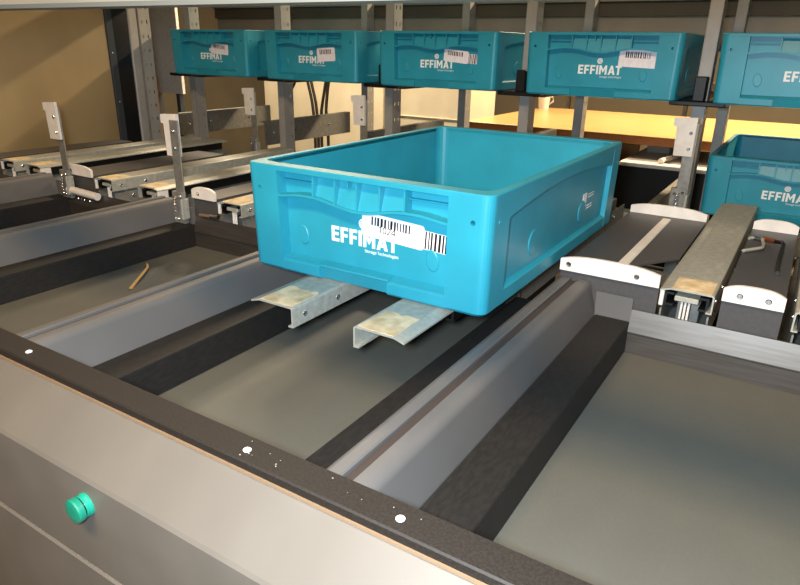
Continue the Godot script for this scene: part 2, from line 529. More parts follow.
# one crate: origin at the middle of its base, lettered short side towards +z
func make_crate(label: String, group: String) -> Node3D:
	O = Vector3.ZERO
	var t := thing("plastic_crate", label, "crate", Vector3.ZERO, group)
	var H := BH
	var ix := 0.009       # recess of the long walls
	var iz := 0.020       # recess of the short walls
	var W := 0.2
	var L := 0.3
	# tub
	var st := mb()
	var outer := rrect(W - ix, L - iz, 0.02)
	var inner := rrect(W - ix - 0.0035, L - iz - 0.0035, 0.02)
	band(st, outer, 0.004, outer, H - 0.003, 1)
	band(st, inner, 0.007, inner, H - 0.0005, -1)
	for ring in [[outer, 0.004, -1.0], [inner, 0.007, 1.0]]:
		var p: PackedVector2Array = ring[0]
		for i in p.size():
			var j := (i + 1) % p.size()
			tri(st, taper(Vector3(0, ring[1], 0)), taper(Vector3(p[i].x, ring[1], p[i].y)), taper(Vector3(p[j].x, ring[1], p[j].y)), Vector3(0, ring[2], 0))
	obj("tub", st, M.crate_plastic, t)
	# rim
	st = mb()
	var ro := rrect(W, L, 0.014)
	var ro1 := rrect(W - 0.0015, L - 0.0015, 0.0135)
	var ri := rrect(W - ix - 0.0035, L - iz - 0.0035, 0.02)
	var ri1 := rrect(W - ix - 0.002, L - iz - 0.002, 0.02)
	band(st, ro, H - 0.0075, ro, H - 0.0015, 1)
	band(st, ro, H - 0.0015, ro1, H, 1)
	band(st, ro1, H, ri1, H, 1)
	band(st, ri1, H, ri, H - 0.002, -1)
	band(st, ri, H - 0.002, ri, H - 0.0075, -1)
	band(st, ro, H - 0.0075, ri, H - 0.0075, -1)
	obj("rim", st, M.crate_plastic, t)
	# small stacking nubs on the rim of the long side
	# corner posts
	for sx in [-1.0, 1.0]:
		for sz in [-1.0, 1.0]:
			st = mb()
			var poly := PackedVector2Array()
			var r := 0.014
			poly.append(Vector2(sx * (W - 0.059), sz * L))
			for k in 7:
				var a := PI / 2 * (1.0 - k / 6.0)
				poly.append(Vector2(sx * (W - r + cos(a) * r), sz * (L - r + sin(a) * r)))
			poly.append(Vector2(sx * W, sz * (L - 0.058)))
			poly.append(Vector2(sx * (W - ix - 0.001), sz * (L - 0.058)))
			poly.append(Vector2(sx * (W - ix - 0.001), sz * (L - iz - 0.001)))
			poly.append(Vector2(sx * (W - 0.059), sz * (L - iz - 0.001)))
			for i in poly.size():
				var a := poly[i]
				var b := poly[(i + 1) % poly.size()]
				var out := Vector3(a.x + b.x, 0, a.y + b.y) * 0.5 - Vector3(sx * (W - 0.02), 0, sz * (L - 0.03))
				if i == 0:
					holed_face(st, a, b, 0.004, H - 0.007, Vector2(sx * 0.176, H - 0.036), 0.0034, Vector3(0, 0, sz), 0.015)
				elif i == 7:
					holed_face(st, a, b, 0.004, H - 0.007, Vector2(sz * 0.276, H - 0.036), 0.0026, Vector3(sx, 0, 0), 0.007)
				else:
					quad(st, taper(Vector3(a.x, 0.004, a.y)), taper(Vector3(b.x, 0.004, b.y)), taper(Vector3(b.x, H - 0.007, b.y)), taper(Vector3(a.x, H - 0.007, a.y)), out)
			# rolled lower edge
			var low := PackedVector2Array()
			for p in poly:
				low.append(Vector2(p.x * 0.982, p.y * 0.988))
			for i in poly.size():
				var j := (i + 1) % poly.size()
				quad(st, taper(Vector3(poly[i].x, 0.004, poly[i].y)), taper(Vector3(poly[j].x, 0.004, poly[j].y)), Vector3(low[j].x * 0.983, 0, low[j].y * 0.988), Vector3(low[i].x * 0.983, 0, low[i].y * 0.988), Vector3(sx, -1, sz))
			var idx := Geometry2D.triangulate_polygon(low)
			for i in range(0, idx.size(), 3):
				tri(st, Vector3(low[idx[i]].x * 0.983, 0, low[idx[i]].y * 0.988), Vector3(low[idx[i + 1]].x * 0.983, 0, low[idx[i + 1]].y * 0.988), Vector3(low[idx[i + 2]].x * 0.983, 0, low[idx[i + 2]].y * 0.988), Vector3.DOWN)
			obj("corner_post", st, M.crate_plastic, t)
	# short sides: grip ledge, ribs, grip panel, foot bands
	for sz in [1.0, -1.0]:
		var zo: float = sz * (L - 0.0005)
		var zi: float = sz * (L - iz - 0.001)
		st = mb()
		var up := PackedVector2Array()
		var dn := PackedVector2Array()
		for k in 33:
			var x := lerpf(-0.145, 0.145, k / 32.0)
			var a := absf(x)
			var y := H - 0.037
			if a < 0.083:
				y = H - 0.037 - 0.0105 * (0.5 + 0.5 * cos(PI * a / 0.083))
			elif a > 0.095:
				y = H - 0.037 - 0.005 * smoothstep(0.095, 0.145, a)
			up.append(Vector2(x, y))
			dn.append(Vector2(x, y - 0.0035))
		var ledge := PackedVector2Array(up)
		dn.reverse()
		ledge.append_array(dn)
		prism(st, ledge, zi, zo, ALONG_Z, 1.0)
		obj("grip_ledge", st, M.crate_plastic, t)
		for x in [-0.0765, -0.038, -0.001, 0.0365, 0.0755]:
			st = mb()
			var yb: float = H - 0.037 - (0.0105 * (0.5 + 0.5 * cos(PI * absf(x) / 0.083)))
			var pr := PackedVector2Array([Vector2(zi, H - 0.007), Vector2(zo - sz * 0.003, H - 0.007), Vector2(zo - sz * 0.001, yb - 0.001), Vector2(zi, yb - 0.001)])
			prism(st, pr, x - 0.0013, x + 0.0013, ALONG_X, 1.0)
			obj("rib", st, M.crate_plastic, t)
		st = mb()
		bx(st, Vector3(-0.0175, H - 0.018, minf(zi, zo - sz * 0.004)), Vector3(-0.0155, H - 0.007, maxf(zi, zo - sz * 0.004)))
		obj("rib", st, M.crate_plastic, t)
		st = mb()
		var gp := PackedVector2Array([Vector2(-0.0765, H - 0.0105), Vector2(0.0755, H - 0.0105)])
		for k in 17:
			var x := lerpf(0.0755, -0.0765, k / 16.0)
			gp.append(Vector2(x, H - 0.037 - (0.0105 * (0.5 + 0.5 * cos(PI * absf(x) / 0.083)))))
		prism(st, gp, sz * (L - 0.0195), sz * (L - 0.0165), ALONG_Z, sz * 2.0)
		obj("grip_panel", st, M.crate_plastic, t)
		# lines under the rim either side of the grip
		for s in [-1.0, 1.0]:
			st = mb()
			bx(st, Vector3(s * 0.0765, H - 0.0225, minf(zi, sz * (L - 0.013))), Vector3(s * 0.1445, H - 0.0205, maxf(zi, sz * (L - 0.013))), 0.0005)
			obj("stiffener", st, M.crate_plastic, t)
		# foot band with the open notch in its middle
		for s in [[-0.145, -0.07], [0.05, 0.145]]:
			st = mb()
			var fb := PackedVector2Array([Vector2(zi, 0.024), Vector2(sz * (L - 0.004), 0.019), Vector2(zo, 0.016), Vector2(zo, 0.003), Vector2(sz * (L - 0.003), 0.0), Vector2(zi, 0.0)])
			prism(st, fb, s[0], s[1], ALONG_X, 1.0)
			obj("foot_band", st, M.crate_plastic, t)
		st = mb()
		prism(st, PackedVector2Array([Vector2(zi, 0.024), Vector2(sz * (L - 0.004), 0.0215), Vector2(sz * (L - 0.002), 0.0195), Vector2(sz * (L - 0.003), 0.0182), Vector2(sz * (L - 0.0085), 0.0), Vector2(zi, 0.0)]), -0.0705, 0.0505, ALONG_X, 1.0)
		obj("foot_notch", st, M.crate_plastic, t)
		for x in [-0.112, 0.111]:
			st = mb()
			var dx := axis_to(Vector3(0, 0, sz), taper(Vector3(x, H - 0.102, sz * (L - iz))))
			dx.basis.x *= 1.0
			lathe(st, [Vector2(0.015, -0.001), Vector2(0.015, 0.0012), Vector2(0.0135, 0.002), Vector2(0, 0.002)], dx.scaled_local(Vector3(0.62, 1, 1) if absf(dx.basis.x.x) > 0.7 else Vector3(1, 1, 0.62)), 24)
			obj("moulding_disc", st, M.crate_plastic, t)
	# long sides: arched frame, sill band, discs
	for sx in [-1.0, 1.0]:
		var xo: float = sx * (W - 0.0005)
		var xi: float = sx * (W - ix - 0.001)
		st = mb()
		var arch := PackedVector2Array([Vector2(-0.243, H - 0.007), Vector2(0.243, H - 0.007)])
		for k in 25:
			var z := lerpf(0.243, -0.243, k / 24.0)
			arch.append(Vector2(z, H - 0.021 - 0.017 * pow(absf(z) / 0.243, 2.0)))
		prism(st, arch, xi, xo, ALONG_X, 1.0)
		obj("arched_frame", st, M.crate_plastic, t)
		st = mb()
		prism(st, PackedVector2Array([Vector2(xi, 0.026), Vector2(sx * (W - 0.004), 0.0245), Vector2(xo, 0.022), Vector2(xo, 0.003), Vector2(sx * (W - 0.003), 0.0), Vector2(xi, 0.0)]), -0.243, 0.243, ALONG_Z, 1.0)
		obj("foot_band", st, M.crate_plastic, t)
		for z in [0.122, -0.108]:
			st = mb()
			var dx := axis_to(Vector3(sx, 0, 0), taper(Vector3(sx * (W - ix), H - 0.100, z)))
			lathe(st, [Vector2(0.019, -0.001), Vector2(0.019, 0.001), Vector2(0.0175, 0.0018), Vector2(0, 0.0018)], dx, 24)
			obj("moulding_disc", st, M.crate_plastic, t)
		# shipping print on the long side
		if sx > 0:
			st = mb()
			var px: float = taper(Vector3(W - ix, H - 0.083, 0)).x + 0.0006
			bx(st, Vector3(px - 0.001, H - 0.088, -0.128), Vector3(px, H - 0.070, -0.108))
			for k in 2:
				bx(st, Vector3(px - 0.001, H - 0.0955 - 0.0075 * k, -0.130), Vector3(px, H - 0.0915 - 0.0075 * k, -0.106))
			for k in 2:
				bx(st, Vector3(px - 0.001, H - 0.076 - 0.005 * k, -0.172), Vector3(px, H - 0.0745 - 0.005 * k, -0.138))
				bx(st, Vector3(px - 0.001, H - 0.096 - 0.0045 * k, -0.165), Vector3(px, H - 0.0945 - 0.0045 * k, -0.138))
			tag(obj("side_print", st, M.white_print, t), "small white printed marks")
	# printed emblem
	st = mb()
	var zl: float = L - iz - 0.0022
	emblem_letters(st, -0.058, H - 0.1025, 0.0225, zl, 0.113)
	var em := obj("logo_lettering", st, M.white_print, t)
	tag(em, "white printed word EFFIMAT")
	st = mb()
	for k in 3:
		var r0: float = [0.0072, 0.0046, 0.0020][k]
		var r1: float = [0.0054, 0.0030, 0.0][k]
		lathe(st, [Vector2(r0, -0.0004), Vector2(r0, 0.0004), Vector2(r1, 0.0004), Vector2(r1, -0.0004)], axis_to(Vector3(0, 0, 1), Vector3(-0.0025, H - 0.0695, zl + 0.0006)), 24)
	obj("logo_emblem", st, M.white_print, em)
	text(em, "logo_tagline", "Storage Technologies", Vector3(0.028, H - 0.1082, zl), 0.0042, M.white_print)
	return t

# white paper label with barcodes: x, y of its middle on the lettered side, size, tilt
func crate_label(crate: Node3D, x: float, y: float, wide: float, high: float, tilt: float, digits: String, seed_: int, second: bool) -> void:
	O = Vector3.ZERO
	var st := mb()
	var poly := rrect(wide * 0.5, high * 0.5, 0.004, 3)
	prism(st, poly, -0.00015, 0.00015)
	var p := obj("barcode_label", st, M.label_paper, crate)
	tag(p, "white paper label with barcode" + (" and number " + digits if digits else ""))
	p.position = Vector3(x, y, 0.28 - 0.0035 * (BH - y) / BH + 0.0007)
	p.rotation_degrees = Vector3(1.26, 0, tilt)
	st = mb()
	barcode(st, -wide * 0.34, wide * 0.29, high * 0.03, high * 0.38, 0.0001, seed_)
	obj("bars", st, M.ink, p)
	if digits:
		text(p, "digits", digits, Vector3(-0.008, -high * 0.09, 0.0005), high * 0.27, M.ink, false, Vector3.ZERO, "Droid Sans")
	if second:
		st = mb()
		bx(st, Vector3(wide * 0.5 - 0.006, -high * 0.42, -0.0004), Vector3(wide * 0.5 + 0.036, high * 0.34, -0.0001))
		var q := obj("barcode_strip", st, M.label_paper, p)
		st = mb()
		barcode(st, wide * 0.5 + 0.002, wide * 0.5 + 0.0345, -high * 0.40, high * 0.32, -0.0002, seed_ + 5)
		tag(q, "white strip with tall black bars")
		tag(obj("strip_bars", st, M.ink, p), "tall black bars")

func copy(o: Node3D, label: String, group: String, at: Vector3) -> Node3D:
	var c: Node3D = o.duplicate()
	c.name = numbered("plastic_crate")
	add_child(c)
	c.position = at + Vector3(0, Y0, 0)
	c.set_meta("label", label)
	c.set_meta("group", group)
	return c

# ---------------------------------------------------------------- machine
func machine_front() -> void:
	var x0 := -1.7
	var x1 := 1.5
	var t := thing("machine_front", "grey sloped front sill of the storage machine with black top strip", "machine front", Vector3(0.2, -Y0, 0.40))
	var st := mb()
	prism(st, PackedVector2Array([Vector2(0.336, -0.30), Vector2(0.336, -0.179), Vector2(0.3725, -0.179), Vector2(0.3745, -0.1805), Vector2(0.4185, -0.2205), Vector2(0.421, -0.224), Vector2(0.421, -0.330), Vector2(0.4185, -0.3325), Vector2(0.40, -0.3325), Vector2(0.40, -0.30)]), x0, x1, ALONG_X)
	obj("sill_panel", st, M.front_panel_grey, t)
	st = mb()
	prism(st, PackedVector2Array([Vector2(0.38, -Y0 + 0.06), Vector2(0.38, -0.335), Vector2(0.4195, -0.335), Vector2(0.4215, -0.337), Vector2(0.4215, -Y0 + 0.06)]), x0, x1, ALONG_X)
	obj("lower_panel", st, M.front_panel_grey, t)
	st = mb()
	prism(st, PackedVector2Array([Vector2(0.3370, -0.1785), Vector2(0.3370, -0.1700), Vector2(0.3385, -0.1685), Vector2(0.3675, -0.1685), Vector2(0.369, -0.1700), Vector2(0.369, -0.1785)]), x0, x1, ALONG_X)
	var strip := obj("edge_strip", st, M.black_strip, t)
	tag(strip, "worn black plastic edge strip")
	for x in [-0.345, -0.001, 0.339, 0.497, 0.84]:
		st = mb()
		screw(st, Vector3(x, -0.1685, 0.3555), Vector3.UP, 0.0038, 0.0014)
		obj("screw", st, M.white_plastic, strip)
	st = mb()
	prism(st, PackedVector2Array([Vector2(0.3692, -0.1788), Vector2(0.3692, -0.1768), Vector2(0.3708, -0.1770), Vector2(0.3712, -0.1788)]), x0, x1, ALONG_X)
	tag(obj("edge_trim", st, M.copper_edge, t), "thin tan edge line")
	# crumbs of white dirt on the strip
	rng.seed = 11
	for k in 14:
		st = mb()
		var c := Vector3(0.352 + rng.randf_range(-0.02, 0.03), -0.1685, 0.353 + rng.randf_range(-0.012, 0.012))
		if k > 8:
			c.x = 0.497 + rng.randf_range(-0.1, 0.06)
		var r := rng.randf_range(0.0003, 0.0008)
		bx(st, c + Vector3(-r, -0.0002, -r), c + Vector3(r, r * 0.6, r), r * 0.5, Transform3D.IDENTITY)
		obj("crumb", st, M.shelf_grey, strip)
	# indicator lamp
	var at := Vector3(0.186, -0.2505, 0.421)
	st = mb()
	lathe(st, [Vector2(0.0135, -0.002), Vector2(0.0135, 0.003), Vector2(0.0128, 0.0042), Vector2(0.0128, 0.0085), Vector2(0, 0.0085)], axis_to(Vector3(0, 0, 1), at).scaled_local(Vector3(0.9, 0.8, 0.9)), 32)
	var lamp := obj("indicator_lamp", st, M.green_ring, t)
	tag(lamp, "round green indicator lamp")
	st = mb()
	lathe(st, [Vector2(0.0118, 0.008), Vector2(0.0118, 0.0105), Vector2(0, 0.0105)], axis_to(Vector3(0, 0, 1), at).scaled_local(Vector3(0.9, 0.8, 0.9)), 32)
	obj("gasket", st, M.dark_green, lamp)
	st = mb()
	lathe(st, [Vector2(0.0135, 0.0105), Vector2(0.0137, 0.0165), Vector2(0.0125, 0.0185), Vector2(0.008, 0.0195), Vector2(0, 0.0198)], axis_to(Vector3(0, 0, 1), at).scaled_local(Vector3(0.9, 0.8, 0.9)), 32, false)
	obj("lens", st, M.green_lens, lamp)

func divider(x: float, label: String, tab: bool) -> void:
	var t := thing("divider", label, "divider", Vector3(x, -0.2745, 0.03), "grey dividers between the compartments")
	for s in [-1.0, 1.0]:
		var p := PackedVector2Array([Vector2(s * 0.0055 + x, -0.2745), Vector2(s * 0.0055 + x, -0.1745), Vector2(s * 0.007 + x, -0.173)])
		var r := 0.012
		for k in 9:
			var a := PI / 2 - (PI / 2 - 0.22) * k / 8.0
			p.append(Vector2(x + s * (0.0155 + cos(a) * r), -0.173 - r + sin(a) * r))
		p.append(Vector2(x + s * 0.0385, -0.226))
		p.append(Vector2(x + s * 0.0385, -0.2745))
		var st := mb()
		prism(st, p, -0.268, 0.3365)
		obj("folded_sheet", st, M.powder_coat_grey, t)
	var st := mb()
	bx(st, Vector3(x - 0.0056, -0.274, -0.266), Vector3(x + 0.0056, -0.1775, 0.3365), 0.001)  # brown fill puts the shade of the gap between the sheets into colour
	tag(obj("groove_shade", st, M.dark_brown, t), "brown strip standing in for the shade in the groove")
	if tab:
		st = mb()
		prism(st, PackedVector2Array([Vector2(x + 0.037, -0.187), Vector2(x + 0.093, -0.187), Vector2(x + 0.093, -0.232), Vector2(x + 0.0385, -0.232)]), -0.2672, -0.2655)
		tag(obj("end_tab", st, M.powder_coat_grey, t), "light grey end tab")

func bar(x: float, label: String) -> void:
	O = Vector3(x, -0.2745, 0.03)
	var st := mb()
	bx(st, Vector3(x - 0.0265, -0.2742, -0.264), Vector3(x + 0.0265, -0.224, 0.336), 0.0012)
	tag(obj("black_bar", st, M.black_bar, null), label, "bar", "black bars beside the dividers")

func compartment(c: float, label: String, tex: ImageTexture) -> void:
	# floor plate between the two black bars
	var t := thing("floor_plate", label, "plate", Vector3(c, -0.28, 0.03), "grey compartment floor plates")
	var m: StandardMaterial3D = M.powder_coat_grey.duplicate()
	m.resource_name = "scratched_plate"
	m.albedo_color = Color(0.34, 0.345, 0.325)
	m.albedo_texture = tex
	m.uv1_triplanar = false
	m.uv1_world_triplanar = false
	m.uv1_scale = Vector3.ONE
	m.heightmap_enabled = false
	m.roughness = 0.6
	var st := mb()
	var lo := Vector3(c - 0.242, -0.2775, -0.266)
	var hi := Vector3(c + 0.242, -0.2745, 0.336)
	var uv := [Vector2(0, 0), Vector2(1, 0), Vector2(1, 1), Vector2(0, 1)]
	var pts := [Vector3(lo.x, hi.y, lo.z), Vector3(hi.x, hi.y, lo.z), Vector3(hi.x, hi.y, hi.z), Vector3(lo.x, hi.y, hi.z)]
	for i in [0, 1, 2, 0, 2, 3]:
		st.set_uv(uv[i])
		st.add_vertex(pts[i] - O)
	for i in [0, 2, 1, 0, 3, 2]:
		st.set_uv(uv[i])
		st.add_vertex(pts[i] - O - Vector3(0, 0.003, 0))
	obj("plate", st, m, t)
	# stainless angle closing the far end
	var w := 0.1535
	var a := thing("end_angle", "brushed stainless angle closing the far end of the " + label.get_slice(" floor", 0).trim_prefix("grey "), "angle strip", Vector3(c, -0.2745, -0.266), "stainless end angles")
	st = mb()
	prism(st, PackedVector2Array([Vector2(-0.2695, -0.2742), Vector2(-0.2695, -0.205), Vector2(-0.2685, -0.2045), Vector2(-0.2675, -0.205), Vector2(-0.2585, -0.2385), Vector2(-0.2585, -0.2405), Vector2(-0.2605, -0.242), Vector2(-0.2605, -0.2742)]), c - w + 0.002, c + w - 0.002, ALONG_X)
	obj("angle", st, M.stainless, a)

func fork(x: float, inner: float, tip: float, label: String, detail: bool) -> void:
	# inner = +1 when the hanging flange is on the +x side; tip = z of the front end
	var t := thing("telescopic_fork", label, "fork", Vector3(x, -0.24, -0.61), "telescopic forks of the machine")
	var back := tip - 0.68
	var s := inner
	var h := 0.037
	var th := 0.0022
	var yt := -0.1605
	var P := PackedVector2Array([
		Vector2(x - s * h, yt - 0.0042), Vector2(x - s * (h - 0.015), yt), Vector2(x + s * (h - 0.003), yt), Vector2(x + s * (h - 0.0008), yt - 0.0008), Vector2(x + s * h, yt - 0.003),
		Vector2(x + s * h, yt - 0.029), Vector2(x + s * (h - 0.008), yt - 0.029), Vector2(x + s * (h - 0.008), yt - 0.029 + th), Vector2(x + s * (h - th), yt - 0.029 + th),
		Vector2(x + s * (h - th), yt - 0.004), Vector2(x + s * (h - 0.0035), yt - th), Vector2(x - s * (h - 0.015), yt - th), Vector2(x - s * h, yt - 0.0042 - th)])
	var st := mb()
	prism(st, P, back, tip)
	obj("top_channel", st, M.galvanised, t)
	st = mb()
	rng.seed = int(x * 1000) + 5000
	var pad := PackedVector2Array()
	var zl := tip - 0.001
	for k in 9:
		pad.append(Vector2(lerpf(x - (h - 0.016) * 1.0, x + (h - 0.004), k / 8.0) if s > 0 else lerpf(x - (h - 0.004), x + (h - 0.016), k / 8.0), zl + rng.randf_range(-0.002, 0.0)))
	for k in 9:
		pad.append(Vector2(lerpf(x + (h - 0.004 - 0.004 * float(s < 0) * 3.0), x - (h - 0.008 - 0.004 * float(s > 0) * 2.0), k / 8.0), tip - 0.062 + rng.randf_range(-0.004, 0.004)))
	prism(st, pad, yt, yt + 0.0006, ALONG_Y)
	tag(obj("worn_pad", st, M.worn_pad, t), "tan worn pad at the tip")
	for zz in [tip - 0.025, tip - 0.098]:
		st = mb()
		screw(st, Vector3(x + s * h, yt - 0.0155, zz), Vector3(s, 0, 0), 0.0042, 0.0018)
		obj("screw", st, M.chrome, t)
	# middle member and base rail
	st = mb()
	var zf := minf(tip - 0.012, -0.258 if not detail else -0.275)
	var z_mid := tip - 0.006 if tip < 0.0 else tip - 0.14
	for e in [-1.0, 1.0]:
		var cx: float = x + e * 0.0235
		prism(st, PackedVector2Array([Vector2(cx - e * 0.006, yt - 0.008), Vector2(cx + e * 0.007, yt - 0.008), Vector2(cx + e * 0.007, yt - 0.029), Vector2(cx - e * 0.006, yt - 0.029), Vector2(cx - e * 0.006, yt - 0.0255), Vector2(cx + e * 0.0035, yt - 0.0255), Vector2(cx + e * 0.0035, yt - 0.0115), Vector2(cx - e * 0.006, yt - 0.0115)]), back + 0.02, z_mid)
	obj("roller_track", st, M.black_plastic, t)
	st = mb()
	bx(st, Vector3(x - 0.0165, yt - 0.021, back + 0.02), Vector3(x + 0.0165, yt - 0.013, z_mid - 0.002), 0.001)
	obj("slide_bar", st, M.galvanised, t)
	st = mb()
	prism(st, PackedVector2Array([Vector2(x - 0.034, -0.242), Vector2(x + 0.034, -0.242), Vector2(x + 0.034, -0.196), Vector2(x + 0.0315, -0.196), Vector2(x + 0.0315, -0.2395), Vector2(x - 0.0315, -0.2395), Vector2(x - 0.0315, -0.196), Vector2(x - 0.034, -0.196)]), -0.95, -0.277)
	obj("base_rail", st, M.zinc_grey, t)
	st = mb()
	bx(st, Vector3(x - 0.016, -0.2385, -0.94), Vector3(x + 0.016, -0.1815, -0.32), 0.001)
	obj("web", st, M.zinc_grey, t)
	for k in 5:
		st = mb()
		screw(st, Vector3(x + 0.034, -0.207, -0.33 - 0.13 * k), Vector3(1, 0, 0), 0.005, 0.003)
		obj("bolt", st, M.chrome, t)
	if detail:
		st = mb()
		bx(st, Vector3(x - s * 0.0365, yt - 0.030, tip - 0.03), Vector3(x - s * 0.0305, yt - 0.006, tip - 0.001), 0.001)
		tag(obj("guide_block", st, M.white_plastic, t), "pale plastic guide block")
		for k in 3:
			st = mb()
			tube(st, PackedVector3Array([Vector3(x - 0.006 + k * 0.005, -0.224, tip - 0.016), Vector3(x - 0.006 + k * 0.005, yt - 0.022, tip - 0.016)]), 0.0018, 8)
			obj("contact_pin", st, M.white_plastic, t)

func tray(x0: float, x1: float, label: String, bolts: Array, full: bool) -> Node3D:
	# dark tray between forks with an arched white strip in front and, on the full ones, behind
	var c := (x0 + x1) * 0.5
	var t := thing("guide_tray", label, "tray", Vector3(c, -0.24, -0.5), "dark trays between the forks")
	var st := mb()
	var zf := -0.2715
	var zb := -0.715
	var w := x1 - x0
	prism(st, PackedVector2Array([Vector2(zf, -0.24), Vector2(zf, -0.160), Vector2(zf - 0.002, -0.1605), Vector2(zf - 0.002, -0.24)]), x0, x1, ALONG_X)
	prism(st, PackedVector2Array([Vector2(zb, -0.24), Vector2(zb, -0.160), Vector2(zb + 0.002, -0.1605), Vector2(zb + 0.002, -0.24)]), x0, x1, ALONG_X)
	var deck := PackedVector2Array([Vector2(x0, zf), Vector2(x1, zf)])
	if full and w > 0.1:
		deck.append_array(PackedVector2Array([Vector2(x1, -0.335), Vector2(x1 - 0.052, -0.345), Vector2(x1, -0.425)]))
	deck.append_array(PackedVector2Array([Vector2(x1, zb), Vector2(x0, zb)]))
	prism(st, deck, -0.162, -0.159, ALONG_Y)
	obj("deck", st, M.tray_grey, t)
	if full and w > 0.1:
		st = mb()
		prism(st, PackedVector2Array([Vector2(0.476, -0.159), Vector2(0.493, -0.159), Vector2(0.4915, -0.1572), Vector2(0.4775, -0.1572)]), -0.69, -0.285)
		tag(obj("glide_strip", st, M.white_plastic, t), "pale strip along the deck")
		st = mb()
		bx(st, Vector3(0.430, -0.159, -0.330), Vector3(0.456, -0.158, -0.325), 0.0004)
		tag(obj("glide_strip", st, M.shelf_grey, t), "short pale line on the deck")
	for e in ([[zf + 0.006, 1.0], [zb - 0.006, -1.0]] if full else [[zf + 0.006, 1.0]]):
		var p := PackedVector2Array([Vector2(x0, -0.163), Vector2(x1, -0.163)])
		for k in 13:
			var u := 1.0 - k / 12.0
			p.append(Vector2(x0 + w * u, -0.1445 + 0.008 * (1.0 - pow(absf(2.0 * u - 1.0), 3.0))))
		st = mb()
		prism(st, p, e[0] - 0.006 * e[1], e[0])
		var strip := obj("plastic_strip", st, M.white_plastic, t)
		tag(strip, "white plastic strip with arched top")
		for u in bolts:
			st = mb()
			screw(st, Vector3(x0 + w * u, -0.152, e[0]), Vector3(0, 0, e[1]), 0.0042, 0.002)
			obj("bolt", st, M.chrome, strip)
	return t

func lever(at: Vector3, label: String, covered: bool) -> void:
	# upright stop lever with a white plastic blade; at = foot of its pivot
	var t := thing("stop_lever", label, "lever", at, "upright stop levers")
	var st := mb()
	bx(st, at + Vector3(0.006, 0.05, -0.003), at + Vector3(0.033, 0.228, 0.0), 0.0008)
	obj("arm", st, M.zinc_grey, t)
	st = mb()
	prism(st, PackedVector2Array([Vector2(at.x - 0.024, at.y + 0.238), Vector2(at.x + 0.028, at.y + 0.241), Vector2(at.x + 0.028, at.y + 0.150), Vector2(at.x - 0.014, at.y + 0.150), Vector2(at.x - 0.016, at.y + 0.218), Vector2(at.x - 0.024, at.y + 0.220)]), at.z + (0.0 if covered else -0.0095), at.z + (0.0065 if covered else -0.003))
	tag(obj("blade", st, M.white_plastic, t), "white plastic blade")
	st = mb()
	bx(st, at + Vector3(-0.006, 0.0, -0.008), at + Vector3(0.030, 0.072, 0.003), 0.001)
	obj("bracket", st, M.zinc_grey, t)
	st = mb()
	bx(st, at + Vector3(0.030, 0.012, -0.008), at + Vector3(0.036, 0.058, 0.012), 0.001)
	obj("side_plate", st, M.galvanised, t)
	for q in [Vector3(0.0, 0.010, 0.003), Vector3(0.010, 0.010, 0.003), Vector3(0.024, 0.014, 0.003), Vector3(0.004, 0.058, 0.003), Vector3(0.022, 0.062, 0.003), Vector3(0.018, 0.205, 0.0065 if covered else 0.0), Vector3(0.018, 0.168, 0.0065 if covered else 0.0)]:
		st = mb()
		screw(st, at + q, Vector3(0, 0, 1), 0.0042, 0.003)
		obj("bolt", st, M.chrome, t)
	st = mb()
	var pts := PackedVector3Array()
	for k in 37:
		var a := k * 0.9
		pts.append(at + Vector3(0.012 + cos(a) * 0.005, 0.022 + k * 0.0011, 0.0095 + sin(a) * 0.005))
	tube(st, pts, 0.0012, 5)
	obj("spring", st, M.chrome, t)

func upright(x: float, z: float, label: String, y0 := -Y0, y1 := 0.85) -> void:
	var t := thing("perforated_upright", label, "post", Vector3(x, y0, z), "perforated steel uprights")
	var st := mb()
	var w := 0.032
	var d := 0.05
	var h := y1 - y0
	var from := -0.34 - y0 - 0.0125
	var to := 0.75 - y0
	bx(st, Vector3(x - w / 2, y0, z - 0.002), Vector3(x + w / 2, y1, z), 0.0005)
	obj("front_flange", st, M.upright_grey, t)
	st = mb()
	sheet_with_holes(st, Vector3(x + w / 2, y0, z), Vector3(0, 0, -1), Vector3(0, 1, 0), d, h, 0.002, [0.014, 0.036], 0.006, 0.012, 0.05, from + 0.025, to)
	sheet_with_holes(st, Vector3(x - w / 2, y0, z - d), Vector3(0, 0, 1), Vector3(0, 1, 0), d, h, 0.002, [0.014, 0.036], 0.006, 0.012, 0.05, from + 0.025, to)
	obj("side_flanges", st, M.upright_grey, t)
	st = mb()
	bx(st, Vector3(x - 0.045, y0, z - d - 0.02), Vector3(x + 0.045, y0 + 0.006, z - 0.003), 0.001)
	obj("foot_plate", st, M.upright_grey, t)

func shelf_arm(x: float, label: String) -> void:
	# black bracket pair carrying the upper row of crates on one upright line
	var t := thing("crate_bracket", label, "bracket", Vector3(x, 0.02, -1.40), "black brackets under the upper row")
	var st := mb()
	bx(st, Vector3(x - 0.066, 0.034, -1.190), Vector3(x + 0.066, 0.0455, -1.140), 0.002)
	obj("cross_piece", st, M.black_plastic, t)
	for s in [-1.0, 1.0]:
		st = mb()
		bx(st, Vector3(x + s * 0.023, 0.030, -1.72), Vector3(x + s * 0.064, 0.0455, -1.1905), 0.001)
		obj("arm", st, M.black_plastic, t)
	st = mb()
	bx(st, Vector3(x - 0.014, 0.0455, -1.190), Vector3(x + 0.014, 0.105, -1.150), 0.002)
	obj("guide_block", st, M.black_plastic, t)

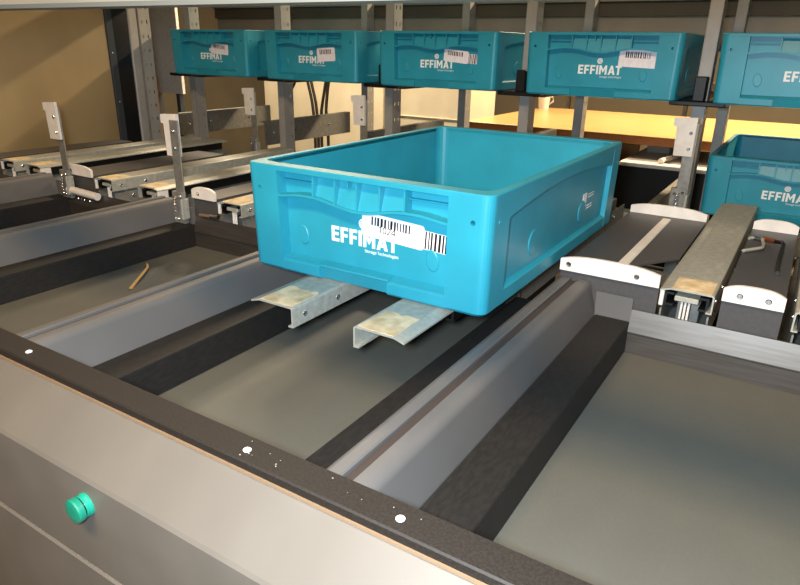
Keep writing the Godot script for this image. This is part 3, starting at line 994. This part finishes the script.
func side_rail(x: float, y: float, z0: float, z1: float, label: String) -> void:
	var t := thing("side_rail", label, "rail", Vector3(x, y - 0.09, (z0 + z1) * 0.5), "grey rails running to the back")
	var st := mb()
	prism(st, PackedVector2Array([Vector2(x - 0.001, y - 0.09), Vector2(x - 0.001, y - 0.0025), Vector2(x - 0.02, y - 0.002), Vector2(x - 0.02, y), Vector2(x + 0.0005, y), Vector2(x + 0.0015, y - 0.001), Vector2(x + 0.0015, y - 0.09)]), z0, z1)
	obj("rail", st, M.zinc_grey, t)
	for zz in [z1 - 0.05, z1 - 0.17, z1 - 0.40]:
		if zz > z0:
			st = mb()
			screw(st, Vector3(x + 0.0015, y - 0.045, zz), Vector3(1, 0, 0), 0.006, 0.003)
			obj("bolt", st, M.chrome, t)

# ---------------------------------------------------------------- surroundings
func room() -> void:
	O = Vector3.ZERO
	var X0 := -5.0
	var X1 := 5.0
	var Z0 := -6.5
	var Z1 := 4.0
	var top := 1.65
	for s in [["floor", Vector3(X0, -Y0 - 0.1, Z0), Vector3(X1, -Y0, Z1), M.concrete], ["ceiling", Vector3(X0, top, Z0), Vector3(X1, top + 0.1, Z1), M.ceiling_paint],
			["wall_back", Vector3(X0 - 0.1, -Y0 - 0.1, Z0 - 0.1), Vector3(X1 + 0.1, top + 0.1, Z0), M.wall_paint], ["wall_front", Vector3(X0 - 0.1, -Y0 - 0.1, Z1), Vector3(X1 + 0.1, top + 0.1, Z1 + 0.1), M.wall_paint],
			["wall_left", Vector3(X0 - 0.1, -Y0 - 0.1, Z0), Vector3(X0, top + 0.1, Z1), M.wall_paint], ["wall_right", Vector3(X1, -Y0 - 0.1, Z0), Vector3(X1 + 0.1, top + 0.1, Z1), M.wall_paint]]:
		var st := mb()
		bx(st, s[1], s[2])
		struct(obj(s[0], st, s[3]))

func background() -> void:
	var st := mb()
	# brown side panel with its dark frame
	var xw := -1.5
	var t := thing("brown_partition", "glossy brown panel closing the end of the machine beside a dark post", "panel", Vector3(xw, -Y0, -0.2))
	st = mb()
	bx(st, Vector3(xw - 0.004, -0.215, -0.835), Vector3(xw, 0.85, 0.32), 0.001)
	obj("board", st, M.brown_panel, t)
	st = mb()
	bx(st, Vector3(xw - 0.012, -Y0, -0.862), Vector3(xw + 0.006, 0.85, -0.836), 0.001)
	tag(obj("frame_edge", st, M.bluish_frame, t), "blue grey frame edge")
	st = mb()
	bx(st, Vector3(xw - 0.03, -Y0, -0.925), Vector3(xw + 0.004, 0.85, -0.863), 0.001)
	tag(obj("frame_post", st, M.dark_frame, t), "black frame post")
	st = mb()
	bx(st, Vector3(xw - 0.006, -0.24, -0.835), Vector3(xw + 0.012, -0.2155, 0.32), 0.001)
	obj("bottom_rail", st, M.zinc_grey, t)
	for y in [-0.05, 0.12, 0.29]:
		st = mb()
		screw(st, Vector3(xw + 0.006, y, -0.849), Vector3(1, 0, 0), 0.004, 0.002)
		obj("screw", st, M.chrome, t)
	# lintel over the opening
	t = thing("lintel", "pale grey beam crossing above the machine opening", "beam", Vector3(0, 0.187, 0.35))
	st = mb()
	bx(st, Vector3(-1.6, 0.1865, 0.335), Vector3(1.5, 0.30, 0.365), 0.003)
	obj("beam", st, M.lintel_paint, t)
	# far shelf: pale back sheet, added light-blocking sheet, painted shade band and upper shelf beam
	t = thing("rack_back_sheet", "pale grey sheet behind the top of the upper crates", "sheet", Vector3(0, 0.1, -1.83))
	st = mb()
	bx(st, Vector3(-2.0, 0.165, -1.834), Vector3(1.5, 0.275, -1.83), 0.001)
	obj("sheet", st, M.shelf_grey, t)
	t = thing("light_block_sheet", "unseen grey sheet added to keep the workbench lamp off the trays", "sheet", Vector3(1.0, 0.35, -1.86))  # added out of view to stop the bench lamp lighting decks and forks
	st = mb()
	bx(st, Vector3(0.2, 0.3455, -1.85), Vector3(1.95, 1.40, -1.842), 0.001)
	obj("sheet", st, M.shelf_grey, t)
	t = thing("shade_band", "dark olive band standing in for shade above the pale sheet behind upper crates", "beam", Vector3(0, 0.275, -1.83))  # olive tone stands in for the lintel's flash shadow on the sheet
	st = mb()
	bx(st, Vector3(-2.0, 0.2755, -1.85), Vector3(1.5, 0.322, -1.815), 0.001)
	obj("beam", st, M.olive_shade, t)
	st = mb()
	bx(st, Vector3(-2.0, 0.3225, -1.85), Vector3(1.5, 0.345, -1.80), 0.001)
	tag(obj("top_lip", st, M.shelf_grey, t), "pale top lip")
	t = thing("shelf_beam", "long steel shelf beam high above the upper crates", "beam", Vector3(0, 0.38, -1.14))
	st = mb()
	bx(st, Vector3(-1.5, 0.385, -1.16), Vector3(1.5, 0.475, -1.12), 0.002)
	obj("beam", st, M.shelf_grey, t)

func workbench() -> void:
	var y := -0.205
	var t := thing("workbench", "long workbench with a bright honey wood top behind the machine", "table", Vector3(0.4, -Y0, -3.0))
	var st := mb()
	bx(st, Vector3(-0.88, y - 0.004, -3.62), Vector3(1.9, y, -2.48), 0.001)
	obj("top", st, M.maple_top, t)
	st = mb()
	bx(st, Vector3(-0.879, y - 0.042, -3.619), Vector3(1.899, y - 0.0042, -2.481), 0.002)
	tag(obj("core", st, M.wood_edge, t), "darker wooden edge")
	for p in [Vector2(-0.7, -2.75), Vector2(-0.7, -3.5), Vector2(1.75, -2.75), Vector2(1.75, -3.5)]:
		st = mb()
		bx(st, Vector3(p.x - 0.03, -Y0, p.y - 0.03), Vector3(p.x + 0.03, y - 0.042, p.y + 0.03), 0.003)
		obj("leg", st, M.zinc_grey, t)

func small_parts(narrow: Node3D) -> void:
	# sensor on a looped bracket beside the right fork
	O = narrow.position - Vector3(0, Y0, 0)
	var st := mb()
	tube(st, PackedVector3Array([Vector3(0.6415, -0.1555, -0.62), Vector3(0.655, -0.154, -0.635), Vector3(0.662, -0.153, -0.63), Vector3(0.668, -0.153, -0.58), Vector3(0.667, -0.153, -0.555), Vector3(0.66, -0.154, -0.548), Vector3(0.6415, -0.1555, -0.525)]), 0.003, 8)
	var t: Node3D = obj("sensor_bracket", st, M.galvanised, narrow)
	t.set_meta("label", "looped metal bracket with a small sensor")
	st = mb()
	tube(st, PackedVector3Array([Vector3(0.650, -0.155, -0.63), Vector3(0.667, -0.153, -0.62)]), 0.006, 12)
	obj("nut", st, M.chrome, t)
	st = mb()
	tube(st, PackedVector3Array([Vector3(0.667, -0.153, -0.62), Vector3(0.684, -0.152, -0.610)]), 0.0045, 12)
	obj("tip", st, M.copper, t)
	st = mb()
	tube(st, PackedVector3Array([Vector3(0.684, -0.152, -0.610), Vector3(0.694, -0.1505, -0.604), Vector3(0.6975, -0.1515, -0.596), Vector3(0.6975, -0.154, -0.57), Vector3(0.697, -0.155, -0.50), Vector3(0.6975, -0.1563, -0.45), Vector3(0.699, -0.155, -0.42)]), 0.0035, 10)
	obj("cable", st, M.black_plastic, t)
	# white roller below the strip by the first divider
	t = thing("white_roller", "white plastic roller in front of the first divider's fork", "roller", Vector3(-0.84, -0.22, -0.262))
	st = mb()
	tube(st, PackedVector3Array([Vector3(-0.905, -0.201, -0.254), Vector3(-0.785, -0.205, -0.254)]), 0.0095, 16)
	obj("roller", st, M.white_plastic, t)
	for x in [-0.88, -0.855, -0.83]:
		st = mb()
		screw(st, Vector3(x, -0.224, -0.2605), Vector3(0, 0, 1), 0.004, 0.003)
		obj("bolt", st, M.chrome, t)
	t = thing("brass_pin", "short brass pin at the far end of the third compartment from the brown panel", "pin", Vector3(-0.39, -0.2, -0.262))
	st = mb()
	tube(st, PackedVector3Array([Vector3(-0.425, -0.200, -0.265), Vector3(-0.385, -0.196, -0.262)]), 0.004, 10)
	obj("shank", st, M.copper_edge, t)
	st = mb()
	tube(st, PackedVector3Array([Vector3(-0.385, -0.196, -0.262), Vector3(-0.36, -0.1935, -0.260)]), 0.0055, 10)
	obj("head", st, M.chrome, t)
	# splinter lying in the third compartment
	O = Vector3(-0.366, -0.2745, -0.055)
	st = mb()
	var pts := [Vector3(-0.325, -0.2738, 0.0), Vector3(-0.345, -0.270, -0.030), Vector3(-0.366, -0.268, -0.060), Vector3(-0.388, -0.268, -0.088), Vector3(-0.42, -0.272, -0.110)]
	for k in 4:
		var d: Vector3 = (pts[k + 1] - pts[k]).cross(Vector3.UP).normalized() * lerpf(0.0034, 0.0022, k / 3.0)
		var a: Vector3 = pts[k]
		var b: Vector3 = pts[k + 1]
		var th := Vector3(0, 0.0015, 0)
		quad(st, a - d + th, a + d + th, b + d * 0.9 + th, b - d * 0.9 + th, Vector3.UP)
		quad(st, a - d, a + d, b + d * 0.9, b - d * 0.9, Vector3.DOWN)
		quad(st, a - d, a - d + th, b - d * 0.9 + th, b - d * 0.9, -d)
		quad(st, a + d, a + d + th, b + d * 0.9 + th, b + d * 0.9, d)
	tag(obj("wood_splinter", st, M.wood_sliver, null), "pale curved wood splinter lying in the third compartment from brown panel", "splinter")

func hall_things() -> void:
	# posts next to the brown partition
	var t := thing("guide_post", "smooth light grey post between the black frame and the first perforated upright", "post", Vector3(-1.5, -Y0, -0.955))
	var st := mb()
	bx(st, Vector3(-1.53, -Y0, -0.968), Vector3(-1.495, 0.85, -0.930), 0.004)
	obj("post", st, M.upright_grey, t)
	upright(-1.51, -0.972, "perforated upright right behind the smooth grey post by the brown panel")
	t = thing("wall_board", "pale board standing behind the posts near the brown panel", "board", Vector3(-2.5, -Y0, -1.9))
	st = mb()
	bx(st, Vector3(-2.66, -0.12, -1.92), Vector3(-2.40, 0.7, -1.90), 0.002)
	obj("board", st, M.white_plastic, t)
	for x in [-2.62, -2.44]:
		st = mb()
		bx(st, Vector3(x - 0.015, -Y0, -1.925), Vector3(x + 0.015, -0.12, -1.895), 0.002)
		obj("leg", st, M.bluish_frame, t)
	O = Vector3(-2.6, -Y0, -1.85)
	st = mb()
	bx(st, Vector3(-2.615, -Y0, -1.87), Vector3(-2.570, -0.03, -1.85), 0.002)
	tag(obj("wooden_post", st, M.plywood, null), "thin wooden post in front of the pale board", "post")
	# cream cabinet and lit cream board
	t = thing("cream_cabinet", "tall cream cabinet standing behind the upper crates left of the workbench", "cabinet", Vector3(-1.4, -Y0, -3.15))
	st = mb()
	bx(st, Vector3(-1.66, -Y0, -3.4), Vector3(-1.13, 0.55, -2.95), 0.006)
	obj("body", st, M.cream_paint, t)
	st = mb()
	bx(st, Vector3(-1.128, -Y0 + 0.02, -3.39), Vector3(-1.118, 0.54, -2.955), 0.002)
	tag(obj("side_sheet", st, M.cream_paint, t), "thin side sheet")
	st = mb()
	bx(st, Vector3(-1.65, -0.26, -2.949), Vector3(-1.135, -0.255, -2.944), 0.001)
	obj("shelf_edge", st, M.cream_paint, t)
	t = thing("cream_board", "brightly lit cream board with dark hoses hanging before it", "board", Vector3(-2.5, -Y0, -3.3))
	st = mb()
	bx(st, Vector3(-3.1, -Y0, -3.34), Vector3(-1.95, 0.5, -3.3), 0.004)
	obj("board", st, M.cream_paint, t)
	var paths := [[Vector2(-2.43, 0.05), Vector2(-2.39, -0.10), Vector2(-2.36, -0.21), Vector2(-2.34, -0.36), Vector2(-2.34, -Y0)], [Vector2(-2.40, 0.05), Vector2(-2.36, -0.09), Vector2(-2.325, -0.22), Vector2(-2.31, -0.36), Vector2(-2.31, -Y0)],
		[Vector2(-2.20, 0.05), Vector2(-2.24, -0.12), Vector2(-2.275, -0.27), Vector2(-2.28, -0.4), Vector2(-2.27, -Y0)], [Vector2(-2.17, 0.05), Vector2(-2.215, -0.12), Vector2(-2.235, -0.27), Vector2(-2.22, -0.4), Vector2(-2.22, -Y0)], [Vector2(-2.52, 0.03), Vector2(-2.495, -0.06), Vector2(-2.53, -0.13), Vector2(-2.57, -0.16), Vector2(-2.6, -Y0)]]
	for i in paths.size():
		var cv := Curve3D.new()
		for j in 5:
			var p: Vector2 = paths[i][j]
			var a: Vector2 = paths[i][maxi(j - 1, 0)]
			var b: Vector2 = paths[i][mini(j + 1, 4)]
			var d := (b - a) * 0.16
			cv.add_point(Vector3(p.x, p.y, -3.0), -Vector3(d.x, d.y, 0), Vector3(d.x, d.y, 0))
		O = Vector3(paths[i][0].x, -Y0, -3.0)
		st = mb()
		var pl := PackedVector3Array()
		for k in 25:
			pl.append(cv.sample_baked(cv.get_baked_length() * k / 24.0))
		tube(st, pl, 0.011, 8)
		tag(obj("hose", st, M.rubber_hose, null), ["dark hose hanging outermost by the upright before the cream board", "dark hose hanging close beside the outermost one before the cream board", "dark hose third from the upright before the cream board", "dark hose farthest from the upright before the cream board", "short curled hose hugging the upright before the cream board"][i], "hose", "dark hoses before the cream board")
	# things below and on the workbench
	t = thing("black_bin", "large black bin standing below the edge of the workbench", "bin", Vector3(0.1, -Y0, -2.2))
	st = mb()
	bx(st, Vector3(-0.45, -Y0, -2.44), Vector3(0.47, -0.335, -2.42), 0.003)
	bx(st, Vector3(-0.45, -Y0, -2.12), Vector3(0.47, -0.70, -2.10), 0.003)
	bx(st, Vector3(-0.45, -Y0, -2.42), Vector3(-0.43, -0.40, -2.12), 0.003)
	bx(st, Vector3(0.45, -Y0, -2.42), Vector3(0.47, -0.40, -2.12), 0.003)
	bx(st, Vector3(-0.43, -Y0, -2.42), Vector3(0.45, -Y0 + 0.02, -2.12), 0.0)
	obj("shell", st, M.black_plastic, t)
	t = thing("white_platform", "white platform below the workbench behind the black bin", "platform", Vector3(0.1, -Y0, -2.75))
	st = mb()
	bx(st, Vector3(-0.02, -0.331, -2.95), Vector3(0.8, -0.312, -2.36), 0.003)
	obj("slab", st, M.white_plastic, t)
	st = mb()
	bx(st, Vector3(0.03, -Y0, -2.92), Vector3(0.75, -0.331, -2.50), 0.003)
	obj("stand", st, M.dark_frame, t)
	st = mb()
	tube(st, PackedVector3Array([Vector3(0.15, -0.300, -2.40), Vector3(0.21, -0.294, -2.72)]), 0.012, 10)
	obj("rod", st, M.white_plastic, t)
	st = mb()
	bx(st, Vector3(0.02, -0.312, -2.80), Vector3(0.13, -0.265, -2.72), 0.004)
	obj("block", st, M.shelf_grey, t)
	O = Vector3(-0.05, -Y0, -2.9)
	st = mb()
	bx(st, Vector3(-0.50, -Y0, -2.92), Vector3(-0.055, -0.25, -2.88), 0.002)
	tag(obj("plywood_panel", st, M.plywood, null), "plywood panel standing upright below the workbench", "panel")
	t = thing("bench_shelf", "narrow dark rail shelf along the back of the workbench", "shelf", Vector3(0.4, -0.2, -3.8))
	st = mb()
	bx(st, Vector3(-0.8, -0.130, -3.86), Vector3(1.9, -0.120, -3.70), 0.002)
	obj("shelf_plate", st, M.zinc_grey, t)
	for x in [-0.75, 0.0, 0.7, 1.4]:
		st = mb()
		bx(st, Vector3(x - 0.012, -Y0, -3.80), Vector3(x + 0.012, -0.130, -3.77), 0.001)
		obj("stanchion", st, M.zinc_grey, t)
	var shelf := [[-0.62, 0.07, 0.10, "dark_brown", "brown carton on the bench shelf, first from the cream cabinet"], [-0.38, 0.10, 0.13, "shelf_grey", "pale grey carton on the bench shelf, second from the cream cabinet"], [-0.1, 0.09, 0.08, "plywood", "tan carton on the bench shelf, third from the cream cabinet"], [0.10, 0.10, 0.11, "dark_brown", "brown carton on the bench shelf, fourth from the cream cabinet"]]
	for c in shelf:
		t = thing("carton", c[4], "carton", Vector3(c[0], -0.12, -3.78), "cartons on the bench shelf")
		st = mb()
		bx(st, Vector3(c[0] - c[1], -0.12, -3.85), Vector3(c[0] + c[1], -0.12 + c[2], -3.71), 0.002)
		obj("box", st, M[c[3]], t)
		st = mb()
		bx(st, Vector3(c[0] - 0.02, -0.119, -3.7095), Vector3(c[0] + 0.02, -0.121 + c[2], -3.7085))
		obj("tape", st, M.shelf_grey, t)
	t = thing("bottle", "dark bottle with pale cap lying on the bench shelf under the fifth crate", "bottle", Vector3(0.5, -0.12, -3.78))
	st = mb()
	lathe(st, [Vector2(0, 0), Vector2(0.045, 0.004), Vector2(0.05, 0.02), Vector2(0.05, 0.20), Vector2(0.035, 0.235), Vector2(0.028, 0.24)], axis_to(Vector3(1, 0, 0), Vector3(0.24, -0.07, -3.78)), 20)
	obj("body", st, M.navy_plastic, t)
	st = mb()
	lathe(st, [Vector2(0.03, 0.24), Vector2(0.042, 0.243), Vector2(0.042, 0.29), Vector2(0.03, 0.31), Vector2(0, 0.312)], axis_to(Vector3(1, 0, 0), Vector3(0.24, -0.07, -3.78)), 20)
	obj("cap", st, M.shelf_grey, t)
	t = thing("white_cup", "white cup standing on the workbench near its far left corner", "cup", Vector3(-0.82, -0.205, -3.5))
	st = mb()
	lathe(st, [Vector2(0, 0), Vector2(0.032, 0), Vector2(0.042, 0.10), Vector2(0.039, 0.10), Vector2(0.03, 0.006), Vector2(0, 0.006)], axis_to(Vector3.UP, Vector3(-0.82, -0.205, -3.5)), 20)
	obj("bowl", st, M.white_plastic, t)
	st = mb()
	tube(st, PackedVector3Array([Vector3(-0.783, -0.125, -3.5), Vector3(-0.762, -0.13, -3.5), Vector3(-0.758, -0.155, -3.5), Vector3(-0.786, -0.175, -3.5)]), 0.005, 6)
	obj("handle", st, M.white_plastic, t)

func _ready() -> void:
	make_camera()
	make_light()
	make_materials()
	ceiling_lamp(Vector3(0.6, 1.57, 1.35), 1.2, 0.3, 7.5, Color(1.0, 0.82, 0.60), "ceiling lamp above the front of the machine")
	ceiling_lamp(Vector3(1.2, 1.57, -3.4), 2.2, 0.15, 24.0, Color(1.0, 0.88, 0.71), "ceiling lamp above the workbench")
	ceiling_lamp(Vector3(-1.9, 1.57, -2.35), 1.2, 0.3, 10.0, Color(1.0, 0.90, 0.76), "ceiling lamp above the cream cabinet")
	room()
	machine_front()
	background()
	# columns count from the brown panel: 0 .. 4
	var cols: Array = []
	for k in range(-3, 2):
		cols.append(0.192 + PITCH * k)
	var divs := [["grey folded divider between the first and second compartment from the brown panel", -1.0175], ["grey folded divider between the second and third compartment from the brown panel", -0.535],
		["grey folded divider whose far end runs under the big turquoise crate's left side", -0.0525], ["grey folded divider running out from under the big turquoise crate's right side", 0.43]]
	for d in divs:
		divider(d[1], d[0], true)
	var where := ["first", "second", "third", "fourth", "fifth"]
	for i in 4:
		bar(divs[i][1] + 0.0665, "black bar of the %s compartment from the brown panel, along its left divider" % where[i + 1])
		bar(divs[i][1] - 0.0665, "black bar of the %s compartment from the brown panel, along its right divider" % where[i])
	for i in 5:
		var lines: Array = []
		rng.seed = 100 + i
		for k in 3 + i % 2:
			var u := rng.randf_range(0.25, 0.75)
			lines.append([Vector2(u, rng.randf_range(0.2, 0.5)), Vector2(u + rng.randf_range(-0.03, 0.03), rng.randf_range(0.7, 1.0)), [0]])
		if i == 4:
			lines = [[Vector2(0.49, 0.55), Vector2(0.47, 1.0), [0, 1]], [Vector2(0.69, 0.62), Vector2(0.70, 0.9), [0, 1]]]
		compartment(cols[i], "grey %s compartment floor plate counted from the brown panel" % where[i], scratched(40 + i, lines))
	# forks and trays; left members of the pairs, then the right ones
	var left := [-1.222, -0.779, -0.336, 0.133, 0.594]
	for i in 5:
		for s in [-1.0, 1.0]:
			var ext := i == 3
			var side := "left" if s < 0 else "right"
			var x: float = left[i] + (0.173 if s > 0 else 0.0)
			if i == 0 and s > 0:
				x = -1.09
			fork(x, -s, 0.103 if ext else -0.27, ("galvanised %s fork extended under the big turquoise crate" % side) if ext else "galvanised retracted %s fork of the %s column from the brown panel" % [side, where[i]], not ext)
	var narrow := tray(0.640, 0.717, "narrow dark tray with white strips between the two forks before the lower crate", [0.28, 0.74], true)
	tray(0.405, 0.5555, "wide dark tray with white strips beside the big turquoise crate", [0.09, 0.78], true)
	tray(-0.935, -0.818, "dark tray with one white strip behind the first divider from brown panel", [0.3], false)
	tray(-0.447, -0.3745, "dark tray with one white strip behind the second divider from brown panel", [0.3], false)
	tray(-1.35, -1.26, "dark tray with one white strip next to the brown panel", [0.5], false)
	for a in [[Vector3(-0.490, -0.2235, -0.254), "stop lever with white blade ending the second divider from the brown panel"], [Vector3(-0.925, -0.2235, -0.254), "stop lever with white blade ending the first divider from the brown panel"],
			[Vector3(-0.985, -0.222, -1.0), "stop lever with white blade below the gap between first and second upper crate"], [Vector3(-0.515, -0.222, -1.0), "stop lever with white blade below the gap between second and third upper crate"], [Vector3(0.440, -0.222, -1.0), "stop lever below the gap between fourth and fifth upper crate"]]:
		lever(a[0], a[1], not is_equal_approx(a[0].x, -0.49))
	var cb := thing("cross_beam", "grey cross beam carrying the stop levers under the upper crates", "beam", Vector3(-0.3, -Y0, -1.0))
	var cst := mb()
	bx(cst, Vector3(-1.45, -0.27, -1.02), Vector3(0.78, -0.2225, -0.975), 0.002)
	obj("beam", cst, M.zinc_grey, cb)
	for x in [-1.42, -0.3, 0.75]:
		cst = mb()
		bx(cst, Vector3(x - 0.02, -Y0, -1.015), Vector3(x + 0.02, -0.27, -0.98), 0.002)
		obj("leg", cst, M.zinc_grey, cb)
	small_parts(narrow)
	# crates
	var up := "teal crates of the upper row"
	var big := make_crate("big turquoise crate marked EFFIMAT with label 1024 resting on two forks", "crates")
	var protos: Array = []
	var xs := [-1.252, -0.771, -0.290, 0.197, 0.677]
	for i in 5:
		protos.append(copy(big, "teal crate, %s of the upper row from the brown panel" % where[i], up, Vector3(xs[i], 0.0465, -1.37)))
	protos.append(copy(big, "teal crate standing alone in the lower row behind the retracted fork", "crates", Vector3(0.680, -0.252, -1.51)))
	big.position = Vector3(0.1985, -BH + Y0, -0.3)
	crate_label(big, 0.046, BH - 0.071, 0.100, 0.034, -3.5, "1024", 3, true)
	crate_label(protos[0], 0.045, BH - 0.066, 0.088, 0.036, -4.0, "", 4, false)
	crate_label(protos[1], 0.060, BH - 0.074, 0.075, 0.042, 3.0, "", 6, false)
	crate_label(protos[2], 0.062, BH - 0.068, 0.080, 0.034, -5.0, "", 8, true)
	crate_label(protos[3], 0.094, BH - 0.062, 0.098, 0.042, -2.0, "", 9, false)
	# rack
	for k in range(-3, 2):
		var i := k + 3
		var x := 0.437 + PITCH * (k - 1)
		upright(x, -1.195, "perforated upright carrying the upper crates, %s of the front line from the brown panel" % where[i])
		upright(x, -1.735, "perforated upright of the back line, %s from the brown panel" % where[i])
		shelf_arm(x, "black bracket under the upper crates on the %s upright from the brown panel" % where[i])
		side_rail(x - 0.07, -0.118 if k < 1 else -0.240, -1.72, -1.17, "grey rail between the %s front and back uprights from the brown panel" % where[i])
	workbench()
	hall_things()
